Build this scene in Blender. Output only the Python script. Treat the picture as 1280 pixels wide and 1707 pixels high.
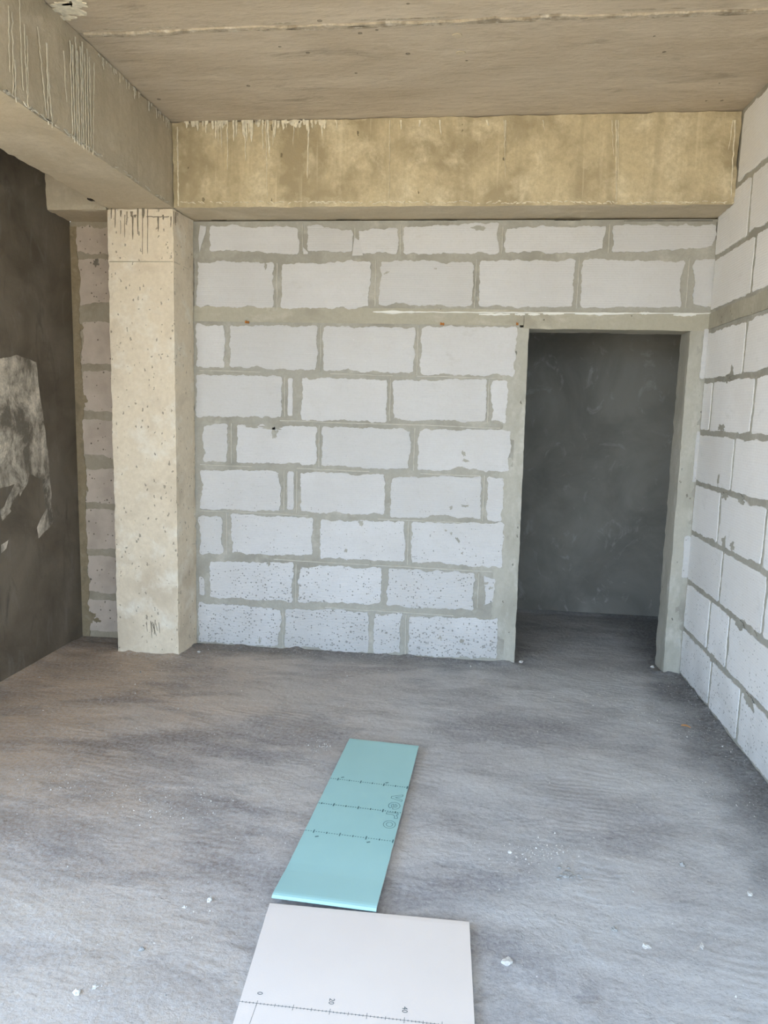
import bpy, bmesh, math, random
from mathutils import Vector, noise, Matrix
from mathutils.geometry import tessellate_polygon
for o in list(bpy.data.objects): bpy.data.objects.remove(o)
random.seed(7)
S = bpy.context.scene
COL = S.collection
# ---------------------------------------------------------------- camera
PITCH, YAW, ROLL = 0.1378, -0.1164, 0.0259
CAM = Vector((1.7874, -4.5895, 1.5934)); FPX = 1213.46
F_ = Vector((math.sin(YAW)*math.cos(PITCH), math.cos(YAW)*math.cos(PITCH), -math.sin(PITCH)))
R0 = Vector((math.cos(YAW), -math.sin(YAW), 0)); U0 = R0.cross(F_)
R_ = math.cos(ROLL)*R0 + math.sin(ROLL)*U0
U_ = -math.sin(ROLL)*R0 + math.cos(ROLL)*U0
cd = bpy.data.cameras.new('camera'); cam = bpy.data.objects.new('camera', cd); COL.objects.link(cam)
M = Matrix((R_, U_, -F_)).transposed().to_4x4(); M.translation = CAM
cam.matrix_world = M
cd.sensor_fit = 'VERTICAL'; cd.sensor_height = 36.0; cd.lens = FPX/1707*36.0
cd.clip_start = 0.02
S.camera = cam
# ---------------------------------------------------------------- light
S.view_settings.view_transform = 'Standard'; S.view_settings.look = 'None'
S.view_settings.gamma = 1; S.view_settings.use_curve_mapping = False
S.view_settings.exposure = 0.27
SKY_HI, SKY_LO, SKY_K = (0.42, 0.64, 1.0), (0.68, 0.84, 1.0), 6.2
SUN_K = 20.0
wd = bpy.data.worlds.new('sky'); S.world = wd; wd.use_nodes = True
wt = wd.node_tree; wt.nodes.clear()
def wn(t): return wt.nodes.new(t)
tc = wn('ShaderNodeTexCoord'); sx = wn('ShaderNodeSeparateXYZ'); rmp = wn('ShaderNodeValToRGB'); bg = wn('ShaderNodeBackground'); wo = wn('ShaderNodeOutputWorld')
wt.links.new(tc.outputs['Generated'], sx.inputs[0]); wt.links.new(sx.outputs['Z'], rmp.inputs[0])
rmp.color_ramp.elements[0].color = (*SKY_LO, 1); rmp.color_ramp.elements[1].color = (*SKY_HI, 1)
rmp.color_ramp.elements[0].position = 0.0; rmp.color_ramp.elements[1].position = 0.7
wt.links.new(rmp.outputs[0], bg.inputs[0]); bg.inputs[1].default_value = SKY_K
wt.links.new(bg.outputs[0], wo.inputs[0])
sd = bpy.data.lights.new('sun', 'SUN'); sun = bpy.data.objects.new('sun', sd); COL.objects.link(sun)
sd.energy = SUN_K; sd.angle = math.radians(0.6); sd.color = (1.0, 0.84, 0.50)
SUN_FROM = Vector((-0.75, 0.42, 0.9)).normalized()      # high sun behind the building, lights the yard only
sun.rotation_euler = SUN_FROM.to_track_quat('Z', 'Y').to_euler()
def portal(name, loc, rot, sx_, sy_):
    l = bpy.data.lights.new(name, 'AREA'); o = bpy.data.objects.new(name, l); COL.objects.link(o)
    l.shape = 'RECTANGLE'; l.size = sx_; l.size_y = sy_; o.location = loc; o.rotation_euler = rot
    l.cycles.is_portal = True
portal('opening_portal', (1.16, -5.6, 1.35), (math.radians(90), 0, 0), 4.0, 2.75)
portal('side_opening_portal', (-0.98, -4.1, 1.36), (math.radians(90), 0, math.radians(-90)), 2.6, 2.74)
# ---------------------------------------------------------------- room constants (metres)
W, ZB, ZT, PC = 3.149, 2.7485, 3.227, 0.269
XL, XW, XC = -0.433, -0.82, -0.02
YR = -5.6
def ray(x, y): return F_ + R_*((x-640)/FPX) + U_*((853.5-y)/FPX)
def on(x, y, ax, v):
    d = ray(x, y); return CAM + d*((v-CAM[ax])/d[ax])
def nz(x, y, z=0.0, o=3, s=1.0):
    v = 0; a = 1; t = 0
    for i in range(o):
        v += a*noise.noise(Vector((x*s, y*s, z*s))); t += a; a *= .5; s *= 2.1
    return v/t
# ---------------------------------------------------------------- materials
def lin(c):
    return tuple((v/255/12.92 if v/255 <= .04045 else ((v/255+.055)/1.055)**2.4) for v in c)
class NB:
    def __init__(s, name):
        s.m = bpy.data.materials.new(name); s.m.use_nodes = True; s.t = s.m.node_tree; s.t.nodes.clear()
        s.out = s.n('ShaderNodeOutputMaterial'); s.b = s.n('ShaderNodeBsdfPrincipled'); s.l(s.b.outputs[0], s.out.inputs[0])
        s.geo = s.n('ShaderNodeNewGeometry'); s.pos = s.geo.outputs['Position']; s.h = None
    def n(s, t): return s.t.nodes.new(t)
    def l(s, a, b): s.t.links.new(a, b)
    def put(s, i, v):
        if isinstance(v, bpy.types.NodeSocket): s.l(v, i)
        elif v is not None: i.default_value = v
    def math(s, op, a, b=None, c=None, clamp=False):
        n = s.n('ShaderNodeMath'); n.operation = op; n.use_clamp = clamp
        s.put(n.inputs[0], a); s.put(n.inputs[1], b); s.put(n.inputs[2], c); return n.outputs[0]
    def mapp(s, sc=(1, 1, 1), loc=(0, 0, 0), rot=(0, 0, 0)):
        n = s.n('ShaderNodeMapping'); s.l(s.pos, n.inputs[0]); n.inputs['Scale'].default_value = sc
        n.inputs['Location'].default_value = loc; n.inputs['Rotation'].default_value = rot; return n.outputs[0]
    def noise(s, scale, detail=4, rough=.55, vec=None, dist=0):
        n = s.n('ShaderNodeTexNoise'); s.l(vec or s.pos, n.inputs['Vector']); n.inputs['Scale'].default_value = scale
        n.inputs['Detail'].default_value = detail; n.inputs['Roughness'].default_value = rough; n.inputs['Distortion'].default_value = dist
        return n.outputs[0]
    def ramp(s, v, a, b, lo=0., hi=1.):
        n = s.n('ShaderNodeMapRange'); n.clamp = True; s.put(n.inputs[0], v)
        n.inputs[1].default_value = a; n.inputs[2].default_value = b; n.inputs[3].default_value = lo; n.inputs[4].default_value = hi
        return n.outputs[0]
    def mix(s, f, a, b, mode='MIX'):
        n = s.n('ShaderNodeMix'); n.data_type = 'RGBA'; n.blend_type = mode
        s.put(n.inputs[0], f)
        for i, v in ((6, a), (7, b)):
            if isinstance(v, tuple): n.inputs[i].default_value = (*v[:3], 1)
            else: s.l(v, n.inputs[i])
        return n.outputs[2]
    def spots(s, scale, t, k, vec=None):
        """random dark pits: t is the share of empty cells (number or socket)"""
        v = s.n('ShaderNodeTexVoronoi'); s.l(vec or s.pos, v.inputs['Vector']); v.inputs['Scale'].default_value = scale
        c = s.n('ShaderNodeSeparateColor'); s.l(v.outputs['Color'], c.inputs[0])
        size = s.math('MULTIPLY', s.math('MAXIMUM', s.math('SUBTRACT', c.outputs[0], t), 0.0), k)
        d = s.math('SUBTRACT', size, v.outputs['Distance'])
        return s.ramp(d, 0.0, 0.06)
    def bump(s, h, dist, strength=1.0):
        n = s.n('ShaderNodeBump'); n.inputs['Strength'].default_value = strength; n.inputs['Distance'].default_value = dist
        s.put(n.inputs['Height'], h)
        if s.h: s.l(s.h, n.inputs['Normal'])
        s.h = n.outputs[0]; s.l(s.h, s.b.inputs['Normal'])
    def col(s, c, rough=.9, spec=.25):
        if isinstance(c, tuple): s.b.inputs['Base Color'].default_value = (*c[:3], 1)
        else: s.l(c, s.b.inputs['Base Color'])
        s.put(s.b.inputs['Roughness'], rough)
        s.b.inputs['Specular IOR Level'].default_value = spec
        return s.m
def sc_(c, k): return tuple(v*k for v in c)

def concrete(name, base, dark, light, big=1.3, st=(1, 1, 1), streak=0.0, pit=None, bumpk=1.0, rough=.9, grain=(1, 1, 1), contrast=1.0):
    b = NB(name); v = b.mapp(st)
    n1 = b.noise(big, 6, .62, v, .4)
    c = b.mix(b.ramp(n1, .5-.16/contrast, .5+.02, 1, 0), base, dark)
    n2 = b.noise(big*2.3, 6, .65, b.mapp(st, (7, 3, 1)), .3)
    c = b.mix(b.ramp(n2, .52, .68, 0, .9), c, light)
    n3 = b.noise(38, 5, .7, b.mapp(grain))
    c = b.mix(b.ramp(n3, .35, .65, 0, .38*contrast), c, dark)
    if streak:
        n4 = b.noise(9, 4, .6, b.mapp((1, 1, .07)))
        c = b.mix(b.ramp(n4, .52, .66, 0, streak), c, dark)
        n5 = b.noise(22, 3, .6, b.mapp((1, 1, .05), (3, 3, 0)))
        c = b.mix(b.ramp(n5, .60, .72, 0, streak*.8), c, light)
    if pit:
        vv = b.n('ShaderNodeVectorMath'); vv.operation = 'ADD'; b.l(b.mapp((1, 1, .6)), vv.inputs[0])
        nn = b.n('ShaderNodeTexNoise'); nn.inputs['Scale'].default_value = 60; b.l(b.pos, nn.inputs['Vector'])
        v3 = b.n('ShaderNodeVectorMath'); v3.operation = 'SCALE'; b.l(nn.outputs['Color'], v3.inputs[0]); v3.inputs['Scale'].default_value = .02; b.l(v3.outputs[0], vv.inputs[1])
        p = b.spots(pit[0], pit[1], pit[2], vv.outputs[0])
        c = b.mix(b.math('MULTIPLY', p, .75), c, sc_(dark, .45))
        b.bump(b.math('SUBTRACT', 1.0, p), .004)
    b.bump(b.noise(16, 8, .7, b.mapp(grain)), .012*bumpk, .6)
    b.bump(b.noise(110, 4, .7), .002*bumpk, .6)
    return b.col(c, rough)

m_mortar = concrete('mortar', (.40, .385, .335), (.31, .295, .25), (.50, .48, .42), 3.0, bumpk=.9)
m_bead = concrete('mortar_bead_light', (.56, .54, .48), (.45, .43, .37), (.62, .60, .55), 8, bumpk=.5)
m_lintel = concrete('lintel_concrete', (.43, .405, .325), (.34, .315, .25), (.53, .50, .42), 4, st=(.5, 1, 1), bumpk=.7, pit=(45, .9, 2.5))
m_jamb = concrete('jamb_concrete', (.46, .445, .385), (.36, .345, .29), (.56, .55, .50), 3.5, st=(1, 1, .5), bumpk=.7, pit=(45, .88, 2.5))
m_beam = concrete('beam_concrete', (.60, .51, .335), (.38, .315, .20), (.74, .65, .46), 2.6, streak=.6, pit=(34, .975, 14), contrast=1.4)
m_beamL = concrete('beam_concrete_grey', (.53, .465, .35), (.41, .355, .26), (.62, .55, .43), 1.6, streak=.4, pit=(30, .98, 14))
m_col = concrete('column_concrete', (.77, .675, .525), (.60, .51, .385), (.82, .77, .66), 2.6, pit=(90, .93, 9), contrast=1.1)
m_plaster = None
def foam():
    b = NB('white_foam'); b.bump(b.noise(60, 4), .004); return b.col((.78, .77, .72), .85)
m_foam = foam()
def simple(name, c, rough=.8, nb=40, bd=.002):
    b = NB(name); n = b.noise(nb, 4); b.bump(n, bd)
    return b.col(b.mix(b.ramp(n, .35, .65), sc_(c, .82), sc_(c, 1.12)), rough)
m_lime = simple('lime_deposit', (.76, .70, .55))
m_limeL = simple('lime_deposit_grey', (.60, .56, .46))
m_drip = simple('dark_drip', (.24, .20, .145))
m_rust = simple('rusty_steel', (.42, .16, .03), .7)
m_ink = NB('ink').col((.10, .13, .14), .6)
m_inkg = NB('ink_green').col((.11, .22, .23), .6)
m_core = simple('gypsum_core', (.66, .64, .60))

def block_mat(name='aerated_block', k=.86):
    b = NB(name)
    oi = b.n('ShaderNodeObjectInfo'); rnd = oi.outputs['Random']
    base = b.mix(rnd, sc_((.66, .655, .645), k), sc_((.74, .735, .73), k))
    n1 = b.noise(2.5, 5, .6); c = b.mix(b.ramp(n1, .42, .62, 0, .35), base, sc_((.60, .58, .55), k))
    z = b.n('ShaderNodeSeparateXYZ'); b.l(b.pos, z.inputs[0])
    zz = b.math('ADD', z.outputs[2], b.math('MULTIPLY', b.math('SUBTRACT', b.noise(3.5, 4), .5), 1.3))
    # saw lines
    w = b.n('ShaderNodeTexWave'); b.l(b.pos, w.inputs[0]); w.bands_direction = 'Z'; w.inputs['Scale'].default_value = 24
    w.inputs['Distortion'].default_value = 1.2; w.inputs['Detail'].default_value = 2; w.inputs['Detail Scale'].default_value = .6
    c = b.mix(b.math('MULTIPLY', w.outputs[1], .075), c, (.50, .49, .47))
    f = b.noise(90, 5, .75); c = b.mix(b.ramp(f, .5, .75, 0, .25), c, (.42, .40, .37))
    sm = b.noise(7, 8, .75, b.mapp((1, 1, 1.6), (5, 5, 5)), .3); c = b.mix(b.ramp(sm, .58, .72, 0, .35), c, (.44, .43, .39))
    wh = b.noise(55, 6, .8, b.mapp((1, 1, 1), (9, 5, 5))); c = b.mix(b.ramp(wh, .64, .72, 0, .6), c, (.88, .88, .88))
    # pits, denser near the floor where the dirt splashed
    t = b.ramp(zz, .0, 1.7, .50, .96)
    p = b.spots(85, t, 1.15); p2 = b.spots(38, b.ramp(zz, .0, .8, .72, .975), 1.6, b.mapp((1, 1, 1), (3, 5, 2)))
    pp = b.math('MAXIMUM', p, p2)
    # the block strip in the left niche is pitted all over
    c = b.mix(b.math('MULTIPLY', pp, .72), c, (.20, .19, .17))
    d = b.ramp(zz, -.25, .35, .55, 0); c = b.mix(d, c, (.40, .39, .37))
    b.bump(b.math('SUBTRACT', 1.0, pp), .003)
    b.bump(w.outputs[1], .0012, .5)
    b.bump(b.noise(60, 8, .75), .004, .5)
    return b.col(c, .95, .15)
m_block = block_mat(); m_blockR = block_mat('aerated_block_lit', 1.17)  # right wall's paler copy carries its extra light in the colour
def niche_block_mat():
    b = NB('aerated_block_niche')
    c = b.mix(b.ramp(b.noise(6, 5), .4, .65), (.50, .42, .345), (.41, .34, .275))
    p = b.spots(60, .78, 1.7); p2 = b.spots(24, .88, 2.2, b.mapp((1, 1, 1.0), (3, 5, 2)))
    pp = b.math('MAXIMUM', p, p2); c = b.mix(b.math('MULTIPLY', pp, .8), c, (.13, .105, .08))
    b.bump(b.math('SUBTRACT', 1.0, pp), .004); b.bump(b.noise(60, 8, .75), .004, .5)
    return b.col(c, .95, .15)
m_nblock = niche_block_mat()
m_brown = concrete('brown_plaster_smear', (.27, .215, .135), (.20, .155, .095), (.33, .27, .18), 9, bumpk=.8)
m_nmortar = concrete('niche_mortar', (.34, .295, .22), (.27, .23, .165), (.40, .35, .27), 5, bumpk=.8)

def floor_mat():
    b = NB('screed_floor')
    xs_ = b.n('ShaderNodeSeparateXYZ'); b.l(b.pos, xs_.inputs[0]); calm = b.ramp(xs_.outputs[0], 1.3, 2.1, 1.0, .35)
    n1 = b.noise(.95, 8, .62, b.mapp((1, 1.5, 1), (3, 1, 0)), .2)
    c = b.mix(b.ramp(n1, .42, .58), (.29, .285, .295), (.48, .482, .485))
    n0 = b.noise(1.7, 9, .58, b.mapp((1, 1.3, 1), (6, 6, 0), (0, 0, .5)), .3)
    c = b.mix(b.ramp(n0, .50, .525, 0, .30), c, (.55, .545, .54))      # overlapping trowelled patches
    n2 = b.noise(2.6, 8, .65, b.mapp((.8, 1.6, 1), (4, 2, 0), (0, 0, .25)), .2)
    c = b.mix(b.ramp(n2, .50, .62, 0, .6), c, (.56, .555, .55))
    n3 = b.noise(2.0, 7, .62, b.mapp((.6, 1.9, 1), (1, 9, 0), (0, 0, .12)), .3)
    c = b.mix(b.math('MULTIPLY', b.ramp(n3, .52, .66, 0, .8), calm), c, (.18, .17, .18))
    n6 = b.noise(3.2, 9, .7, b.mapp((.7, 1.5, 1), (2, 7, 0), (0, 0, -.3)), .3)
    c = b.mix(b.math('MULTIPLY', b.ramp(n6, .55, .60, 0, .35), calm), c, (.21, .205, .205))
    # warm light painted into the colour towards the left wall
    x = b.n('ShaderNodeSeparateXYZ'); b.l(b.pos, x.inputs[0])
    wx = b.math('ADD', x.outputs[0], b.math('MULTIPLY', b.math('SUBTRACT', b.noise(1.6, 5), .5), 1.6))
    c = b.mix(b.ramp(wx, -.2, 1.8, 1, 0), c, b.mix(1.0, c, (1.0, .745, .52), 'MULTIPLY'))
    # pool of light painted into the colour on the near left
    wy = b.math('ADD', x.outputs[1], b.math('MULTIPLY', b.math('SUBTRACT', b.noise(2.2, 6, .65), .5), .5))
    light_pool = b.math('MULTIPLY', b.ramp(wy, -2.62, -2.40, 1, 0), b.ramp(wx, .55, 1.35, 1, 0))
    light_pool = b.math('MULTIPLY', light_pool, b.ramp(b.noise(5, 7, .7, None, .8), .36, .58, .25, .85))
    c = b.mix(light_pool, c, (.54, .455, .365))
    f = b.noise(55, 7, .75); c = b.mix(b.ramp(f, .38, .68, .0, .55), c, (.60, .60, .595))
    g = b.noise(130, 4, .7, b.mapp((.5, 1, 1))); c = b.mix(b.ramp(g, .56, .70, 0, .5), c, (.17, .17, .17))
    w = b.spots(46, .93, 2.2); c = b.mix(b.math('MULTIPLY', w, .55), c, (.70, .70, .68))
    # loose dark grit with contact shade painted in along the right wall and the foot of the block wall
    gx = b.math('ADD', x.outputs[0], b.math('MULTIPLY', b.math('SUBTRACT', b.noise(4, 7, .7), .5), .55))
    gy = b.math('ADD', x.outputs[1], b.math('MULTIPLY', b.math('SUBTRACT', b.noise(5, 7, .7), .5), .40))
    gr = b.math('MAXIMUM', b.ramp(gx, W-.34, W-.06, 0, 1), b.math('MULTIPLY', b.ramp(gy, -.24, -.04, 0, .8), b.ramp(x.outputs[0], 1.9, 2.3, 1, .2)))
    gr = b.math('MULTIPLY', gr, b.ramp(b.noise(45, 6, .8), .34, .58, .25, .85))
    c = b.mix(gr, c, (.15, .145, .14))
    b.bump(b.math('MULTIPLY', b.noise(40, 6, .8), b.math('ADD', gr, .15)), .02, .8)
    # shallow trowel arcs, here and there
    wv = b.n('ShaderNodeTexWave'); b.l(b.mapp((.5, 1, 1), (0, 0, 0), (0, 0, .35)), wv.inputs[0]); wv.bands_direction = 'Y'
    wv.inputs['Scale'].default_value = 9; wv.inputs['Distortion'].default_value = 14; wv.inputs['Detail'].default_value = 4; wv.inputs['Detail Scale'].default_value = .4
    b.bump(b.math('MULTIPLY', wv.outputs[1], b.ramp(b.noise(2.4, 4), .50, .70, 0, 1)), .003, .5)
    b.bump(b.noise(5, 3, .5, b.mapp((.9, 1.2, 1))), .030, .5)
    b.bump(b.noise(22, 8, .66, b.mapp((.9, 1.1, 1))), .007, .6)
    b.bump(b.ramp(n0, .50, .525), .0015, .8)
    b.bump(f, .0035, .7); b.bump(w, .004, .6)
    return b.col(c, b.ramp(n1, .3, .7, .62, .9), .35)
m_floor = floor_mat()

def plaster_mat():
    b = NB('grey_cement_plaster')
    n1 = b.noise(2.6, 6, .6, None, .6)
    c = b.mix(b.ramp(n1, .36, .62), (.10, .082, .060), (.185, .158, .12))
    n2 = b.noise(6, 6, .65, b.mapp((1, 1.6, .5), (2, 2, 2)), 1.2)
    c = b.mix(b.ramp(n2, .58, .72, 0, .6), c, (.055, .047, .038))
    n4 = b.noise(5, 5, .6, b.mapp((1, 1.2, .6), (5, 1, 4)), 1.5)
    c = b.mix(b.ramp(n4, .58, .75, 0, .45), c, (.25, .235, .21))
    b.bump(n2, .006, .5); b.bump(b.noise(30, 6, .7), .003, .5)
    return b.col(c, b.ramp(n1, .3, .7, .42, .7), .4)
m_plaster = plaster_mat()
def pale_mat():
    b = NB('pale_mottled_patch'); v = b.mapp((1, 1, .7), (1, 2, 8), (.5, 0, 0))
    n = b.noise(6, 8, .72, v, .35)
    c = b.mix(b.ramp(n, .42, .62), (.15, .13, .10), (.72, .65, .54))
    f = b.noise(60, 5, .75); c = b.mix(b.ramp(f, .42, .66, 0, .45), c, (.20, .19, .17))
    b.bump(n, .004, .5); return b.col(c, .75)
m_pale = pale_mat()
def corr_mat():
    b = NB('corridor_plaster')
    n1 = b.noise(1.7, 6, .6, None, .6); c = b.mix(b.ramp(n1, .35, .65), (.17, .165, .145), (.27, .262, .235))
    n2 = b.noise(5, 6, .7, b.mapp((1, 1, .7)), 1.6); c = b.mix(b.ramp(n2, .58, .72, 0, .5), c, (.46, .46, .44))
    b.bump(b.noise(30, 6, .7), .003, .5); return b.col(c, .7, .3)
m_corr = corr_mat()
def ceil_mat():
    b = NB('board_marked_concrete')
    n1 = b.noise(1.8, 7, .62, b.mapp((.4, 1.3, 1)), .6)
    c = b.mix(b.ramp(n1, .36, .62), (.47, .39, .285), (.60, .515, .395))
    n2 = b.noise(4.5, 7, .70, b.mapp((.45, 1.8, 1), (4, 4, 0)), .7)
    c = b.mix(b.ramp(n2, .56, .68, 0, .6), c, (.30, .245, .175))
    n3 = b.noise(20, 7, .75, b.mapp((.4, 1.5, 1), (1, 1, 0)))
    c = b.mix(b.ramp(n3, .52, .72, 0, .45), c, (.32, .26, .185))
    n4 = b.noise(3.3, 6, .7, b.mapp((.6, 1.1, 1), (9, 4, 0)), .8)
    c = b.mix(b.ramp(n4, .56, .74, 0, .5), c, (.70, .62, .49))
    p = b.spots(26, .975, 14); c = b.mix(b.math('MULTIPLY', p, .6), c, (.12, .1, .075))
    b.bump(n3, .006, .7); b.bump(b.math('SUBTRACT', 1.0, p), .004); b.bump(b.noise(14, 8, .72, b.mapp((.5, 1.5, 1))), .012, .6)
    return b.col(c, .9)
m_ceil = ceil_mat()
def soft_mat():
    return concrete('beam_soffit_concrete', (.56, .475, .34), (.44, .37, .26), (.66, .575, .43), 2.0, st=(.5, .5, 1), bumpk=.8)
m_soff = soft_mat()
def board_mat(name, a, c2):
    b = NB(name); n = b.noise(2.2, 4, .5); c = b.mix(b.ramp(n, .35, .65), a, c2)
    f = b.noise(26, 7, .7, None, .8); c = b.mix(b.ramp(f, .60, .80, 0, .25), c, sc_(c2, .86))
    b.bump(b.noise(180, 3, .6), .0005, .4); return b.col(c, .62, .3)
m_green = board_mat('green_board_paper', (.34, .57, .56), (.37, .605, .595))
m_white = board_mat('white_board_paper', (.72, .655, .605), (.76, .695, .64))
m_yard = concrete('sunlit_yard', (.52, .44, .33), (.44, .37, .27), (.60, .52, .40), .4)
m_leaf = simple('dry_leaf', (.52, .27, .11))
m_ridge = concrete('pour_ridge_concrete', (.56, .48, .36), (.30, .25, .18), (.74, .68, .56), 8, bumpk=1.2, contrast=1.5)
m_ridge_shade = simple('ridge_shade', (.09, .07, .05))
m_chip = simple('pale_chip', (.62, .61, .58))
m_chipd = simple('grey_chip', (.34, .34, .33))

# ---------------------------------------------------------------- mesh helpers
def link(name, me, mats, parent=None, kind=None, loc=None, smooth=False):
    me.name = name; o = bpy.data.objects.new(name, me); COL.objects.link(o)
    for m in (mats if isinstance(mats, (list, tuple)) else [mats]): me.materials.append(m)
    if loc is not None:
        me.transform(Matrix.Translation(-Vector(loc))); o.location = loc
    if parent is not None:
        o.parent = parent
        if parent.type == 'EMPTY' or parent.location.length > 0: o.location = Vector(o.location) - parent.location
    if kind: o['kind'] = kind
    if smooth:
        for p in me.polygons: p.use_smooth = True
    return o
def tag(o, label, cat, group=None):
    o['label'] = label; o['category'] = cat
    if group: o['group'] = group
    return o
def bm_mesh(bm):
    bmesh.ops.recalc_face_normals(bm, faces=bm.faces); me = bpy.data.meshes.new('m'); bm.to_mesh(me); bm.free(); return me
def box_bm(bm, a, b, mi=0):
    xs = [bm.verts.new((x, y, z)) for x in (a[0], b[0]) for y in (a[1], b[1]) for z in (a[2], b[2])]
    for f in ((0, 1, 3, 2), (4, 6, 7, 5), (0, 4, 5, 1), (2, 3, 7, 6), (0, 2, 6, 4), (1, 5, 7, 3)):
        fc = bm.faces.new([xs[i] for i in f]); fc.material_index = mi
def boxes(name, lst, mat, parent=None, kind=None):
    bm = bmesh.new()
    for a, b in lst: box_bm(bm, a, b)
    return link(name, bm_mesh(bm), mat, parent, kind)
def rough_box(a, b, res=.04, amp=.003, fr=6.0, warp=None, edge=0.0):
    """a box with subdivided faces and uneven cast surface"""
    a = Vector(a); b = Vector(b); bm = bmesh.new()
    n = [max(1, int(round((b[i]-a[i])/res))) for i in range(3)]
    vs = {}
    def V(i, j, k):
        key = (i, j, k)
        if key not in vs:
            p = Vector((a[0]+(b[0]-a[0])*i/n[0], a[1]+(b[1]-a[1])*j/n[1], a[2]+(b[2]-a[2])*k/n[2]))
            if warp: p = warp(p)
            ext = sum((i in (0, n[0]), j in (0, n[1]), k in (0, n[2])))
            d = noise.noise_vector(p*fr)*amp + noise.noise_vector(p*fr*4)*amp*.5
            if edge and ext >= 2:
                e = abs(noise.noise(p*18))*edge
                c = (a+b)/2
                for ax, (ii, m) in enumerate(((i, n[0]), (j, n[1]), (k, n[2]))):
                    if ii == 0: d[ax] += e
                    elif ii == m: d[ax] -= e
            vs[key] = bm.verts.new(p+d)
        return vs[key]
    def quad(*q): bm.faces.new([V(*x) for x in q])
    for i in range(n[0]):
        for j in range(n[1]):
            for k in (0, n[2]): quad((i, j, k), (i+1, j, k), (i+1, j+1, k), (i, j+1, k))
    for i in range(n[0]):
        for k in range(n[2]):
            for j in (0, n[1]): quad((i, j, k), (i+1, j, k), (i+1, j, k+1), (i, j, k+1))
    for j in range(n[1]):
        for k in range(n[2]):
            for i in (0, n[0]): quad((i, j, k), (i, j+1, k), (i, j+1, k+1), (i, j, k+1))
    return bm
def ragged(corners, step=.012, amp=.006, lobes=.010, seed=0.0, fr=14):
    """ragged outline (list of 2-D points) around a four-cornered face"""
    pts = []; n = len(corners); base = []
    cc = Vector((sum(c[0] for c in corners)/n, sum(c[1] for c in corners)/n))
    C2 = [Vector(c) for c in corners]
    rad = min(.013, .3*min((C2[i]-C2[(i+1) % n]).length for i in range(n)))
    for i in range(n):
        p, q, r = C2[i], C2[(i+1) % n], C2[(i+2) % n]
        d = (q-p).normalized(); e = (r-q).normalized(); m = Vector((-d.y, d.x)); m2 = Vector((-e.y, e.x))
        if m.dot(cc-p) < 0: m = -m
        if m2.dot(cc-q) < 0: m2 = -m2
        a, b = p+d*rad, q-d*rad; L = (b-a).length; k = max(2, int(L/step))
        for t in range(k): base.append((a.lerp(b, t/k), m))
        for t in (0, 1):
            f = (t*.5+.25); nn = (m*(1-f)+m2*f).normalized(); base.append((b.lerp(q+e*rad, f)-nn*rad*.25, nn))
    for p, m in base:
        x, y = p
        e = amp*1.5*noise.noise(Vector((x*fr, y*fr, seed))) + amp*.9*noise.noise(Vector((x*48, y*48, seed+9))) + amp*.5*noise.noise(Vector((x*110, y*110, seed+5)))
        l = noise.noise(Vector((x*6, y*6, seed+31)))
        e += lobes*max(0, l-.12)*2.2
        pts.append((x+m.x*e, y+m.y*e))
    return pts
def slab(name, pts, to3, d0, d1, mat, parent, kind=None, fan=False):
    """prism of the outline pts; to3(u, v, d) gives the 3-D point at depth d"""
    bm = bmesh.new(); A = [bm.verts.new(to3(u, v, d0)) for u, v in pts]; B = [bm.verts.new(to3(u, v, d1)) for u, v in pts]
    if fan:
        cc = bm.verts.new(sum((v.co for v in A), Vector())/len(A))
        for i in range(len(A)): bm.faces.new((A[i], A[(i+1) % len(A)], cc))
    else:
        for t in tessellate_polygon([[Vector((u, v, 0)) for u, v in pts]]):
            try: bm.faces.new([A[k] for k in t])
            except ValueError: pass
    for i in range(len(pts)):
        j = (i+1) % len(pts); bm.faces.new((A[i], A[j], B[j], B[i]))
    c = sum(((v.co) for v in A), Vector())/len(A)
    return link(name, bm_mesh(bm), mat, parent, kind, loc=c)
def ribbon(bm, pts, wid, nrm, th):
    """raised strip along 3-D points, widths per point"""
    nrm = Vector(nrm); prev = None
    for i, p in enumerate(pts):
        p = Vector(p); t = (Vector(pts[min(i+1, len(pts)-1)])-Vector(pts[max(i-1, 0)])).normalized()
        s = t.cross(nrm).normalized()*wid[i]/2
        r = [bm.verts.new(q) for q in (p-s-nrm*.001, p-s*.6+nrm*th, p+s*.6+nrm*th, p+s-nrm*.001)]
        if prev:
            for a in range(3): bm.faces.new((prev[a], prev[a+1], r[a+1], r[a]))
        prev = r
back3 = lambda u, v, d: Vector((u, -d, v))          # on the back wall, d = how proud
right3 = lambda u, v, d: Vector((W-d, u, v))        # on the right wall
left3 = lambda u, v, d: Vector((XW+d, u, v))

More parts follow.
